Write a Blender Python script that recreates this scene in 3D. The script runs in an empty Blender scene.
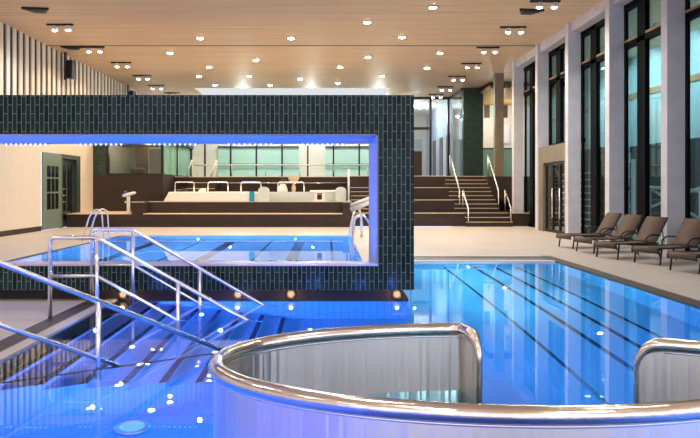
import bpy, math, random
from mathutils import Vector, Matrix
random.seed(7)
PI = math.pi
SC = bpy.context.scene
COL = SC.collection
F, VX, VY, CH = 680.0, 328.0, 189.0, 1.5          # focal length in pixels, vanishing point, camera height


def W(px, py, Y):
    """point of the place at depth Y seen at photograph pixel px, py (used for measuring)"""
    return Vector(((px - VX) * Y / F, Y, CH - (py - VY) * Y / F))


# ------------------------------------------------------------------ mesh builder
class MB:
    def __init__(s):
        s.v, s.f, s.m, s.s = [], [], [], []

    def face(s, idx, m=0, smooth=False):
        s.f.append(idx); s.m.append(m); s.s.append(smooth)

    def box(s, x0, x1, y0, y1, z0, z1, m=0):
        b = len(s.v)
        s.v += [(x0, y0, z0), (x1, y0, z0), (x1, y1, z0), (x0, y1, z0), (x0, y0, z1), (x1, y0, z1), (x1, y1, z1), (x0, y1, z1)]
        for q in ((0, 3, 2, 1), (4, 5, 6, 7), (0, 1, 5, 4), (1, 2, 6, 5), (2, 3, 7, 6), (3, 0, 4, 7)):
            s.face([b + i for i in q], m)
        return s

    def prism(s, poly, a, b, axis='y', m=0, smooth=False):
        """poly of 2-D points extruded along axis: 'y' poly=(x,z), 'x' poly=(y,z), 'z' poly=(x,y)"""
        def p(q, t):
            return (q[0], t, q[1]) if axis == 'y' else ((t, q[0], q[1]) if axis == 'x' else (q[0], q[1], t))
        o = len(s.v); n = len(poly)
        s.v += [p(q, a) for q in poly] + [p(q, b) for q in poly]
        s.face([o + i for i in range(n)], m); s.face([o + n + i for i in reversed(range(n))], m)
        for i in range(n):
            j = (i + 1) % n
            s.face([o + j, o + i, o + n + i, o + n + j], m, smooth)
        return s

    def tube(s, pts, r, n=10, m=0, caps=True):
        pts = [Vector(p) for p in pts]
        rs = r if isinstance(r, (list, tuple)) else [r] * len(pts)
        t0 = (pts[1] - pts[0]).normalized()
        up = Vector((0, 0, 1)) if abs(t0.z) < .9 else Vector((1, 0, 0))
        nrm = t0.cross(up).normalized()
        rings = []
        for i, p in enumerate(pts):
            if i == 0: t = t0
            elif i == len(pts) - 1: t = (pts[i] - pts[i - 1]).normalized()
            else: t = ((pts[i + 1] - p).normalized() + (p - pts[i - 1]).normalized()).normalized()
            nrm = (nrm - t * nrm.dot(t)).normalized()
            bn = t.cross(nrm)
            rings.append(len(s.v))
            for k in range(n):
                a = 2 * PI * k / n
                q = p + (nrm * math.cos(a) + bn * math.sin(a)) * rs[i]
                s.v.append(tuple(q))
        for i in range(len(rings) - 1):
            a, b = rings[i], rings[i + 1]
            for k in range(n):
                l = (k + 1) % n
                s.face([a + k, a + l, b + l, b + k], m, True)
        if caps:
            s.face([rings[0] + k for k in reversed(range(n))], m)
            s.face([rings[-1] + k for k in range(n)], m)
        return s

    def lathe(s, prof, c=(0, 0, 0), n=20, m=0, mat=None):
        """prof: list of (r, z); axis z through c (or turned by mat)"""
        rings = []
        for r, z in prof:
            rings.append(len(s.v))
            for k in range(n):
                a = 2 * PI * k / n
                q = Vector((r * math.cos(a), r * math.sin(a), z))
                if mat: q = mat @ q
                s.v.append((q.x + c[0], q.y + c[1], q.z + c[2]))
        for i in range(len(rings) - 1):
            a, b = rings[i], rings[i + 1]
            for k in range(n):
                l = (k + 1) % n
                s.face([a + k, a + l, b + l, b + k], m, True)
        if prof[0][0] > 1e-6: s.face([rings[0] + k for k in reversed(range(n))], m)
        if prof[-1][0] > 1e-6: s.face([rings[-1] + k for k in range(n)], m)
        return s

    def ball(s, c, rx, ry=None, rz=None, n=16, k=9, m=0):
        ry = ry or rx; rz = rz or rx
        b = len(s.v)
        s.lathe([(max(1e-5, math.sin(PI * i / k)), -math.cos(PI * i / k)) for i in range(k + 1)], (0, 0, 0), n, m)
        for i in range(b, len(s.v)):
            x, y, z = s.v[i]; s.v[i] = (c[0] + x * rx, c[1] + y * ry, c[2] + z * rz)
        return s

    def build(s, name, mats, parent=None, org=None, bevel=0):
        me = bpy.data.meshes.new(name)
        if parent is not None and org is None: org = parent.get('_org', None) or (0, 0, 0)
        ox, oy, oz = org or (0, 0, 0)
        me.from_pydata([(x - ox, y - oy, z - oz) for x, y, z in s.v], [], s.f)
        if not isinstance(mats, (list, tuple)): mats = [mats]
        for q in mats: me.materials.append(q)
        me.polygons.foreach_set('material_index', s.m)
        me.polygons.foreach_set('use_smooth', s.s)
        me.update()
        o = bpy.data.objects.new(name, me); COL.objects.link(o)
        if parent is not None: o.parent = parent
        elif org: o.location = org
        if bevel:
            md = o.modifiers.new('bevel', 'BEVEL'); md.width = bevel; md.segments = 2; md.limit_method = 'ANGLE'
        return o


def tag(o, label, cat, group=None, kind=None):
    o['label'] = label; o['category'] = cat
    if group: o['group'] = group
    if kind: o['kind'] = kind
    return o


def thing(name, loc, label, cat, group=None, local=False):
    o = bpy.data.objects.new(name, None); COL.objects.link(o)
    o.location = loc; o.empty_display_size = .2
    if not local: o['_org'] = tuple(loc)
    return tag(o, label, cat, group)


def struct(o):
    o['kind'] = 'structure'; return o


def copy_tree(o, parent=None):
    c = o.copy(); COL.objects.link(c)
    if parent is not None: c.parent = parent
    for ch in list(o.children): copy_tree(ch, c)
    return c


def fillet(pts, r, seg=6):
    pts = [Vector(p) for p in pts]; out = [pts[0]]
    for i in range(1, len(pts) - 1):
        a, p, b = pts[i - 1], pts[i], pts[i + 1]
        d1, d2 = (a - p), (b - p); rr = min(r, d1.length * .45, d2.length * .45)
        q1, q2 = p + d1.normalized() * rr, p + d2.normalized() * rr
        for k in range(seg + 1):
            t = k / seg
            out.append(q1 * (1 - t) ** 2 + p * 2 * t * (1 - t) + q2 * t * t)
    out.append(pts[-1]); return out


# ------------------------------------------------------------------ materials
def newmat(name):
    m = bpy.data.materials.new(name); m.use_nodes = True
    return m, m.node_tree, m.node_tree.nodes['Principled BSDF']


def rgb(r, g, b):
    f = lambda c: ((c / 255) / 12.92) if c <= 10 else (((c / 255) + .055) / 1.055) ** 2.4
    return (f(r), f(g), f(b), 1)


def mat(name, col, rough=.5, metal=0, var=.0, scale=(4, 4, 4), bump=0, bscale=None, coat=0, emit=None, estr=0, spec=None):
    m, nt, p = newmat(name)
    p.inputs['Base Color'].default_value = col
    p.inputs['Roughness'].default_value = rough
    p.inputs['Metallic'].default_value = metal
    if coat: p.inputs['Coat Weight'].default_value = coat
    if spec is not None: p.inputs['Specular IOR Level'].default_value = spec
    if emit:
        p.inputs['Emission Color'].default_value = emit; p.inputs['Emission Strength'].default_value = estr
    if var or bump:
        tc = nt.nodes.new('ShaderNodeTexCoord'); mp = nt.nodes.new('ShaderNodeMapping')
        mp.inputs['Scale'].default_value = scale
        nz = nt.nodes.new('ShaderNodeTexNoise'); nz.inputs['Scale'].default_value = 1; nz.inputs['Detail'].default_value = 5
        nt.links.new(tc.outputs['Object'], mp.inputs['Vector']); nt.links.new(mp.outputs[0], nz.inputs['Vector'])
        if var:
            r = nt.nodes.new('ShaderNodeValToRGB')
            a = tuple(max(0, c * (1 - var)) for c in col[:3]) + (1,); b = tuple(min(1, c * (1 + var)) for c in col[:3]) + (1,)
            r.color_ramp.elements[0].color = a; r.color_ramp.elements[1].color = b
            r.color_ramp.elements[0].position = .3; r.color_ramp.elements[1].position = .7
            nt.links.new(nz.outputs['Fac'], r.inputs['Fac']); nt.links.new(r.outputs['Color'], p.inputs['Base Color'])
        if bump:
            bp = nt.nodes.new('ShaderNodeBump'); bp.inputs['Strength'].default_value = bump; bp.inputs['Distance'].default_value = .02
            nt.links.new(nz.outputs['Fac'], bp.inputs['Height']); nt.links.new(bp.outputs[0], p.inputs['Normal'])
    return m


def brickmat(name, c1, c2, mortar, bw, rh, ms, rough=.3, mode='vert', offset=.5, bump=.2, spec=.5, bias=0):
    """tiles: mode 'vert' long side upright, 'horiz' long side level, 'flat' on a floor"""
    m, nt, p = newmat(name)
    N = nt.nodes.new; L = nt.links.new
    tc = N('ShaderNodeTexCoord'); sp = N('ShaderNodeSeparateXYZ'); L(tc.outputs['Object'], sp.inputs[0])
    ad = N('ShaderNodeMath'); ad.operation = 'ADD'; L(sp.outputs['X'], ad.inputs[0]); L(sp.outputs['Y'], ad.inputs[1])
    cb = N('ShaderNodeCombineXYZ')
    if mode == 'vert': L(sp.outputs['Z'], cb.inputs['X']); L(ad.outputs[0], cb.inputs['Y'])
    elif mode == 'horiz': L(ad.outputs[0], cb.inputs['X']); L(sp.outputs['Z'], cb.inputs['Y'])
    else: L(sp.outputs['X'], cb.inputs['X']); L(sp.outputs['Y'], cb.inputs['Y'])
    b = N('ShaderNodeTexBrick'); L(cb.outputs[0], b.inputs['Vector'])
    b.inputs['Color1'].default_value = c1; b.inputs['Color2'].default_value = c2; b.inputs['Mortar'].default_value = mortar
    b.inputs['Scale'].default_value = 1; b.inputs['Brick Width'].default_value = bw; b.inputs['Row Height'].default_value = rh
    b.inputs['Mortar Size'].default_value = ms; b.inputs['Mortar Smooth'].default_value = .1; b.offset = offset
    b.inputs['Bias'].default_value = bias
    L(b.outputs['Color'], p.inputs['Base Color'])
    p.inputs['Roughness'].default_value = rough; p.inputs['Specular IOR Level'].default_value = spec
    if bump:
        bp = N('ShaderNodeBump'); bp.inputs['Strength'].default_value = bump; bp.inputs['Distance'].default_value = .004; bp.invert = True
        L(b.outputs['Fac'], bp.inputs['Height']); L(bp.outputs[0], p.inputs['Normal'])
    return m


def glassmat(name, tint, fac=None, rough=.02, body=None, bodyfac=0):
    m, nt, p = newmat(name); N = nt.nodes.new; L = nt.links.new
    nt.nodes.remove(p); out = nt.nodes['Material Output']
    tr = N('ShaderNodeBsdfTransparent'); tr.inputs['Color'].default_value = tint
    gl = N('ShaderNodeBsdfGlossy'); gl.inputs['Roughness'].default_value = rough
    fr = N('ShaderNodeFresnel'); ge = N('ShaderNodeNewGeometry'); mi = N('ShaderNodeMix')     # same reflectance on both faces of the pane
    mi.inputs[2].default_value = 1.5; mi.inputs[3].default_value = 1 / 1.5
    L(ge.outputs['Backfacing'], mi.inputs[0]); L(mi.outputs[0], fr.inputs['IOR'])
    mx = N('ShaderNodeMixShader'); L(fr.outputs[0], mx.inputs[0]); L(tr.outputs[0], mx.inputs[1]); L(gl.outputs[0], mx.inputs[2])
    last = mx
    if body:
        df = N('ShaderNodeBsdfDiffuse'); df.inputs['Color'].default_value = body
        m2 = N('ShaderNodeMixShader'); m2.inputs[0].default_value = bodyfac
        L(mx.outputs[0], m2.inputs[1]); L(df.outputs[0], m2.inputs[2]); last = m2
    L(last.outputs[0], out.inputs['Surface'])
    return m


def emitmat(name, col, strength):
    m, nt, p = newmat(name); N = nt.nodes.new
    nt.nodes.remove(p); e = N('ShaderNodeEmission'); e.inputs[0].default_value = col; e.inputs[1].default_value = strength
    nt.links.new(e.outputs[0], nt.nodes['Material Output'].inputs['Surface'])
    return m


def watermat(name, tint, bump=.05, scale=1.6):
    m, nt, p = newmat(name); N = nt.nodes.new; L = nt.links.new
    nt.nodes.remove(p)
    rf = N('ShaderNodeBsdfRefraction'); rf.inputs['IOR'].default_value = 1.333; rf.inputs['Roughness'].default_value = 0
    rf.inputs['Color'].default_value = tint
    gl = N('ShaderNodeBsdfGlossy'); gl.inputs['Roughness'].default_value = .0
    fr = N('ShaderNodeFresnel'); fr.inputs['IOR'].default_value = 1.333
    mx = N('ShaderNodeMixShader')
    tc = N('ShaderNodeTexCoord'); nz = N('ShaderNodeTexNoise'); nz.inputs['Scale'].default_value = scale; nz.inputs['Detail'].default_value = 2
    bp = N('ShaderNodeBump'); bp.inputs['Strength'].default_value = bump; bp.inputs['Distance'].default_value = .02
    L(tc.outputs['Object'], nz.inputs['Vector']); L(nz.outputs['Fac'], bp.inputs['Height'])
    for q in (rf, gl, fr): L(bp.outputs[0], q.inputs['Normal'])
    L(fr.outputs[0], mx.inputs[0]); L(rf.outputs[0], mx.inputs[1]); L(gl.outputs[0], mx.inputs[2])
    L(mx.outputs[0], nt.nodes['Material Output'].inputs['Surface'])
    return m


def steelmat(name, col, rough, bump, zs=.12, ns=9.0, aniso=0):
    """brushed sheet steel with soft upright waves"""
    m, nt, p = newmat(name); N = nt.nodes.new; L = nt.links.new
    p.inputs['Base Color'].default_value = col; p.inputs['Metallic'].default_value = 1; p.inputs['Roughness'].default_value = rough
    tc = N('ShaderNodeTexCoord'); mp = N('ShaderNodeMapping'); mp.inputs['Scale'].default_value = (ns, ns, zs)
    nz = N('ShaderNodeTexNoise'); nz.inputs['Scale'].default_value = 1; nz.inputs['Detail'].default_value = 2
    L(tc.outputs['Object'], mp.inputs[0]); L(mp.outputs[0], nz.inputs['Vector'])
    bp = N('ShaderNodeBump'); bp.inputs['Strength'].default_value = bump; bp.inputs['Distance'].default_value = .02
    L(nz.outputs['Fac'], bp.inputs['Height']); L(bp.outputs[0], p.inputs['Normal'])
    if aniso:
        tg = N('ShaderNodeTangent'); tg.direction_type = 'RADIAL'; tg.axis = 'Z'
        L(tg.outputs[0], p.inputs['Tangent']); p.inputs['Anisotropic'].default_value = aniso; p.inputs['Anisotropic Rotation'].default_value = ANROT
    return m


ANROT = 0.25
M = {}
M['deck'] = brickmat('beige_deck_tiles', rgb(198, 190, 182), rgb(192, 184, 177), rgb(178, 170, 163), .6, .6, .004, .42, 'flat', 0, .05, .35)
M['wood'] = mat('ceiling_wood', rgb(236, 208, 174), .55, 0, .10, (.25, 6, 6))
M['brown'] = brickmat('brown_stone_tiles', rgb(62, 50, 44), rgb(55, 45, 40), rgb(46, 38, 34), .6, .15, .004, .5, 'horiz', .5, .1, .3)
M['nosing'] = mat('pale_stone_nosing', rgb(225, 205, 180), .5)
M['plaster'] = mat('cream_plaster', rgb(236, 226, 212), .7, 0, .03, (3, 3, 3))
M['concrete'] = mat('grey_concrete', rgb(212, 214, 226), .6, 0, .10, (2.5, 2.5, 2.5), .05)
M['slat'] = mat('white_slat', rgb(238, 230, 218), .6)
M['slatback'] = mat('dark_slat_backing', rgb(52, 44, 40), .7)
M['tile'] = brickmat('dark_green_glazed_tiles', rgb(12, 34, 35), rgb(34, 58, 54), rgb(122, 136, 132), .236, .0605, .0042, .2, 'vert', .5, .25, .13)
M['greentile'] = brickmat('deep_green_mosaic', rgb(12, 34, 24), rgb(34, 66, 46), rgb(72, 90, 74), .16, .08, .006, .3, 'horiz', .5, .2)
M['poolfloor'] = brickmat('pool_floor_mosaic', rgb(186, 200, 220), rgb(178, 194, 216), rgb(160, 180, 208), .10, .025, .005, .5, 'flat', 0, .0)
M['poolwall'] = brickmat('pool_wall_mosaic', rgb(180, 198, 220), rgb(168, 190, 216), rgb(130, 158, 200), .10, .05, .005, .5, 'horiz', 0, .0)
M['lane'] = mat('dark_lane_tiles', rgb(10, 18, 52), .5)
M['grate'] = brickmat('gutter_grating', rgb(96, 84, 76), rgb(86, 76, 70), rgb(34, 30, 30), .3, .02, .004, .5, 'flat', 0, .1)
M['steel'] = steelmat('brushed_steel_sheet', (.92, .90, .84, 1), .31, .95, .04, 10.0, .93)
M['rimsteel'] = mat('polished_steel_rim', (.90, .83, .73, 1), .17, 1, 0, (6, 6, 6), .4)
M['chrome'] = mat('polished_chrome', (.93, .93, .94, 1), .26, 1)
M['white'] = mat('white_paint', rgb(240, 240, 238), .35)
M['dark'] = mat('black_metal', rgb(22, 22, 24), .4)
M['darkframe'] = mat('dark_window_frame', rgb(6, 10, 14), .6, spec=.08)
M['sling'] = brickmat('taupe_mesh_fabric', rgb(108, 90, 79), rgb(100, 84, 73), rgb(88, 74, 65), .012, .012, .001, .65, 'flat', 0, .05, .2)
M['loungeframe'] = mat('charcoal_tube', rgb(44, 42, 46), .35, .3)
M['glass'] = glassmat('teal_tinted_glass', (.70, .86, .89, 1))
M['clearglass'] = glassmat('clear_glass', (.90, .96, .95, 1))
M['mintglass'] = glassmat('mint_glass', (.7, .9, .84, 1), body=rgb(165, 215, 200), bodyfac=.35)
M['mint'] = mat('mint_panel', rgb(190, 226, 214), .35)
M['mintdark'] = mat('mint_band', rgb(140, 186, 182), .35)
M['doorgreen'] = mat('sage_green_door', rgb(112, 134, 120), .45)
M['doordark'] = mat('dark_green_frame', rgb(52, 68, 62), .45)
M['doorglass'] = mat('dark_door_glass', rgb(20, 30, 34), .08)
M['mintile'] = brickmat('mint_mosaic', rgb(214, 228, 218), rgb(196, 218, 208), rgb(232, 236, 228), .05, .05, .005, .35, 'horiz', 0, .1)
M['tubwhite'] = mat('white_acrylic', rgb(250, 248, 238), .25)
M['turq'] = mat('turquoise_panel', rgb(20, 150, 190), .3)
M['lip'] = mat('lip_steel', (.52, .48, .62, 1), .4, 1)
M['liner'] = brickmat('pale_liner_tiles', rgb(206, 204, 222), rgb(196, 194, 214), rgb(150, 148, 176), .6, .03, .004, .5, 'horiz', .5, .1)
M['paleteal'] = mat('pale_teal_wall', rgb(176, 202, 204), .6, 0, .06, (.3, .3, 2.5))
M['paleblue'] = mat('pale_blue_wall', rgb(178, 190, 206), .6)
M['woodband'] = mat('wood_band', rgb(176, 138, 92), .5)
M['brownwood'] = mat('brown_door_wood', rgb(92, 68, 52), .5)
M['darkwall'] = mat('charcoal_wall', rgb(46, 48, 54), .6)
M['stone'] = mat('greige_stone', rgb(128, 116, 98), .5, 0, .18, (6, 6, 1.2))
M['louvre'] = mat('brass_louvre', rgb(205, 170, 100), .35, .4)
M['plant'] = mat('dark_leaf', rgb(50, 52, 40), .6)
M['pinkish'] = mat('pale_pink_ceramic', rgb(214, 186, 166), .35)
M['orange'] = mat('orange_panel', rgb(214, 130, 84), .5)
M['lampwarm'] = emitmat('lamp_lens', (1, .93, .82, 1), 60)
M['lampcool'] = emitmat('pale_lamp_lens', (.9, .97, 1, 1), 18)
M['sky_panel'] = emitmat('skylight_panel', (.95, .98, 1, 1), .72)
M['led'] = emitmat('blue_white_diode', (.25, .42, 1, 1), 7)
M['plinthlens'] = emitmat('warm_plinth_lens', (1, .62, .32, 1), .9)
M['poollens'] = emitmat('underwater_lens', (.25, .62, 1, 1), .9)
M['water'] = watermat('pool_water', (.80, .93, 1, 1), .035, 1.5)
M['water2'] = watermat('rear_pool_water', (.86, .96, 1, 1), .012, 1.2)

CEIL, XL, XR, XG = 6.77, -10.3, 7.6, 8.05
WATER = -.02
PF, PB = 9.1, 10.88          # front and back of the tiled portal

# ------------------------------------------------------------------ the setting: floor, pools, ceiling
fl = MB()
t = -.14
fl.box(5.0, 12.4, -10, 27.3, t, 0)                       # right deck and the floor beyond the glass
fl.box(-3.25, 5.0, -10, .95, t, 0)
fl.box(XL, -3.25, -10, 9.3, t, 0)                        # near left deck
fl.box(XL, -6.72, 10.8, 27.0, t, 0)                     # deck left of the rear pool
fl.box(-6.72, .72, 21.95, 27.0, t, 0)                   # deck behind the rear pool
fl.box(.72, 1.10, 10.9, 27.0, t, 0)
fl.box(1.10, 5.0, 15.25, 27.0, t, 0)
struct(fl.build('floor', M['deck']))

# front pool basin
fp = MB()
D = -1.35
fp.box(-3.3, 5.0, .9, 15.3, D - .1, D, 0)
fp.box(4.75, 4.99, .9, 15.2, D, -.15, 1)
fp.box(1.10, 4.99, 15.0, 15.2, D, -.15, 1)
fp.box(-3.3, 4.99, .8, 1.0, D, -.15, 1)
fp.box(-3.3, -2.9, 1.0, 9.45, D, -.15, 1)
fp.box(1.02, 1.12, 9.4, 15.2, D, -.03, 1)
fp.box(-3.3, 1.12, 9.42, 9.52, D, -.03, 1)
struct(fp.build('pool_basin', [M['poolfloor'], M['poolwall']]))
ln = MB()
for x, w in ((3.15, .07), (3.6, .07), (4.05, .06), (2.5, .05)):
    ln.box(x - w / 2, x + w / 2, 3.6, 14.6, D, D + .004)
struct(ln.build('trim_lane_lines', M['lane']))
gt = MB()
gt.box(4.74, 4.98, .2, 15.0, -.13, -.004)
gt.box(-3.25, -3.02, .2, 9.3, -.13, -.004)
cu = MB(); cu.box(-3.02, -2.88, .2, 9.3, -.13, -.002); struct(cu.build('trim_pool_curb', M['deck']))
struct(gt.build('trim_gutter_grating', M['grate']))
gl = MB()
gl.box(1.10, 4.75, 15.14, 15.26, -.13, .012, 0)
gl.box(1.10, 4.72, 14.78, 15.14, -.13, -.006, 1)
gl.box(1.10, 4.70, 14.22, 14.78, -.06, .0, 2)
gl.box(1.10, 4.70, 14.06, 14.22, -.06, .012, 0)
struct(gl.build('trim_overflow_channel', [M['white'], M['dark'], mat('grey_channel_cover', rgb(104, 100, 112), .5)]))
# steps into the front pool: treads run along Y, cut off by a slanting edge
stp = MB(); nos = MB()
A0, A1 = Vector((-.90, 6.42)), Vector((-2.95, 5.12))
def cutY(x): return A0.y + (x - A0.x) * (A1.y - A0.y) / (A1.x - A0.x)
for k in range(8):
    x0 = -2.9 + .29 * k; x1 = x0 + .29; z = -.10 - .155 * k
    if x1 > .0: break
    stp.prism([(x0, cutY(x0)), (x1, cutY(x1)), (x1, 9.42), (x0, 9.42)], D, z, 'z')
    nos.prism([(x1 - .055, cutY(x1 - .055)), (x1 + .004, cutY(x1 + .004)), (x1 + .004, 9.30), (x1 - .055, 9.30)], z - .02, z + .004, 'z')
struct(stp.build('pool_steps', M['poolfloor']))
struct(nos.build('trim_step_nosing', M['lane']))
tr = MB()
dv = (A1 - A0).normalized(); nv = Vector((dv.y, -dv.x))
q0, q1 = A0 + dv * .0, A1
tr.prism([tuple(q0), tuple(q1), tuple(q1 - nv * .035), tuple(q0 - nv * .035)], -.05, -.026, 'z')
struct(tr.build('trim_step_edge', M['brownwood']))
wt = MB()
wt.v = [(-2.89, .95, 0), (4.75, .95, 0), (4.75, 15.0, 0), (1.10, 15.0, 0), (1.10, 9.44, 0), (-2.89, 9.44, 0)]
wt.face([0, 1, 2, 3, 4, 5])
w = wt.build('pool_water', M['water']); w.location.z = WATER
tag(w, 'clear blue water filling the large front pool around the steel tub', 'water', kind='stuff')
# rear pool
rp = MB(); D2 = -1.15
rp.box(-6.9, .9, 10.7, 22.1, D2 - .1, D2, 0)
rp.box(-6.9, -6.72, 10.9, 22.0, D2, -.01, 1); rp.box(.72, .9, 10.9, 22.0, D2, -.01, 1)
rp.box(-6.9, .9, 21.9, 22.1, D2, -.01, 1); rp.box(-6.9, .9, 10.75, 10.9, D2, -.01, 1)
struct(rp.build('rear_pool_basin', [M['poolfloor'], M['poolwall']]))
ln = MB()
for x in (-.85, -2.95, -5.2):
    ln.box(x - .14, x + .14, 11.4, 20.7, D2, D2 + .004); ln.box(x - .45, x + .45, 20.7, 20.95, D2, D2 + .004)
for x in (.1, -1.75, -3.9):
    ln.box(x - .03, x + .03, 11.4, 21.6, D2, D2 + .004)
struct(ln.build('trim_rear_lane_lines', M['lane']))
wt = MB()
wt.v = [(-6.72, 10.9, 0), (.72, 10.9, 0), (.72, 21.9, 0), (-6.72, 21.9, 0)]; wt.face([0, 1, 2, 3])
w = wt.build('rear_pool_water', M['water2']); w.location.z = WATER
tag(w, 'pale blue water of the rear pool seen through the tiled portal', 'water', kind='stuff')

ce = MB(); ce.box(XL - .2, 12.6, -10, 35.5, CEIL, CEIL + .2)
ce.box(XL - .2, -7.0, 35.5, 39.2, CEIL, CEIL + .2); ce.box(3.24, 12.6, 35.5, 39.2, CEIL, CEIL + .2)
ce.box(-7.0, 3.24, 38.3, 39.2, CEIL, CEIL + .2)
struct(ce.build('ceiling', M['wood']))
sk = MB(); sk.box(-7.0, 3.24, 35.5, 38.3, CEIL + .02, CEIL + .1)
sk = sk.build('skylight', M['sky_panel'], org=(-1.9, 36.9, CEIL))
tag(sk, 'long bright white skylight panel at the far end of the wooden ceiling', 'skylight')
jt = MB(); jt.box(XL, XG, 24.97, 25.03, CEIL - .012, CEIL + .01)
struct(jt.build('trim_ceiling_joint', M['dark']))

# ------------------------------------------------------------------ left wall with upright slats and the open door
wl = MB()
wl.box(XL - .2, XL, -10, 24.4, 0, 3.95, 0); wl.box(XL - .2, XL, 28.15, 39.2, 0, 3.95, 0)
wl.box(XL - .2, XL, 24.4, 28.15, 2.85, 3.95, 0)
wl.box(XL - .2, XL - .02, -10, 39.2, 3.95, CEIL, 1)
struct(wl.build('wall_left', [M['plaster'], M['slatback']]))
sl = MB(); y = -10.0
while y < 39:
    sl.box(XL - .02, XL + .025, y, y + .24, 3.95, CEIL); y += .46
struct(sl.build('trim_wall_slats', M['slat']))
bb = MB(); bb.box(XL, XL + .02, 10.9, 24.4, 0, .17); bb.box(XL, XL + .02, 28.15, 29.8, 0, .17)
struct(bb.build('baseboard_left', M['brown']))
dr = bpy.data.objects.new('door_1', None); COL.objects.link(dr); dr.location = (XL, 26.3, 0); dr['_org'] = (XL, 26.3, 0); struct(dr)
f = MB(); f.box(XL - .2, XL + .05, 26.15, 26.30, 0, 2.85); f.box(XL - .2, XL + .05, 27.75, 28.15, 0, 2.85); f.box(XL - .2, XL + .05, 26.3, 27.75, 2.68, 2.85)
f.build('door_frame', M['doordark'], dr)
f = MB(); f.box(XL + .0, XL + .07, 24.45, 26.12, .02, 2.83, 0)
for z0, z1 in ((.75, 1.34), (1.40, 1.88), (1.94, 2.35)):
    f.box(XL + .065, XL + .076, 24.75, 25.80, z0, z1, 1)
    for k in range(1, 3): f.box(XL + .07, XL + .085, 24.75 + .35 * k - .02, 24.75 + .35 * k + .02, z0, z1, 0)
leaf = f.build('door_leaf', [M['doorgreen'], M['doorglass']], dr)
f = MB(); f.tube([(XL + .07, 25.62, 1.36), (XL + .13, 25.62, 1.36), (XL + .13, 25.47, 1.36)], .022); f.build('door_handle', M['chrome'], leaf, org=dr['_org'])
f = MB(); f.box(XL - .14, XL - .09, 26.3, 27.75, 0, 2.68, 0); f.box(XL - .088, XL - .08, 26.5, 26.95, .3, 2.5, 1); f.box(XL - .088, XL - .08, 27.1, 27.6, .3, 2.5, 1)
f.build('inner_leaf', [M['doordark'], M['doorglass']], dr)
f = MB()
for z in (1.0, 1.25, 1.5): f.tube([(XL - .06, 26.45, z), (XL - .06, 27.0, z)], .018)
f.build('push_bar', M['chrome'], dr)
for z, lb in ((1.32, 'small switch plate beside the green door, lower of two'), (1.52, 'small switch plate beside the green door, upper of two')):
    sw = MB(); sw.box(XL, XL + .02, 28.55, 28.65, z, z + .12); tag(sw.build('light_switch', M['white'], org=(XL, 28.6, z)), lb, 'light switch', 'switch plates beside the door')
for (Y, z0, z1, lab) in ((26.2, 5.75, 6.45, 'black wall loudspeaker on a bracket, nearer of the two on the slatted wall'),
                         (34.4, 5.75, 6.45, 'black wall loudspeaker on a bracket, farther of the two on the slatted wall')):
    s = thing('loudspeaker', (XL + .12, Y, z0), lab, 'loudspeaker', 'loudspeakers on the slatted wall')
    b = MB(); b.prism([(XL + .26, Y - .12), (XL + .50, Y - .18), (XL + .55, Y + .16), (XL + .26, Y + .2)], z0, z1, 'z'); b.build('cabinet', M['dark'], s, bevel=.015)
    b = MB(); b.box(XL + .16, XL + .22, Y - .1, Y + .1, z0 - .05, CEIL - .02); b.box(XL + .12, XL + .27, Y - .03, Y + .03, z0 + .3, z0 + .36); b.build('bracket', M['dark'], s)

# ------------------------------------------------------------------ the tiled portal between the pools
XO, XE = .669, 1.151
ZT, ZO, ZS, ZB = 2.758, 2.236, .470, .148
po = thing('tiled_portal', (-4.6, 9.9, ZB), 'huge dark green tiled portal wall with a wide blue-lit opening', 'portal')
b = MB()
b.prism([(XL + .02, ZO), (XO, ZO), (XO, ZB), (XE, ZB), (XE, ZT), (XL + .02, ZT)], PF, PB, 'y')
b.build('tiled_frame', M['tile'], po)
b = MB(); b.box(XL + .02, XO, PF, PF + .36, ZB, ZS); b.build('parapet', M['tile'], po)
b = MB(); b.box(XL + .02, XO, PF - .01, PF + .38, ZS, ZS + .022); b.build('overflow_lip', M['lip'], po)
b = MB(); b.box(XL + .02, XO - .016, PF + .02, PB - .01, ZO - .016, ZO); b.build('soffit_panel', M['liner'], po)
b = MB(); b.box(XO - .016, XO, PF + .02, PB - .01, ZB + .2, ZO - .016); b.build('jamb_panel', M['liner'], po)
b = MB(); b.prism([(XL + .02, -.14), (1.10, -.14), (1.10, -.0), (1.0, ZB), (XL + .02, ZB)], 9.32, PB, 'y'); b.build('recessed_plinth', M['brown'], po)
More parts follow.
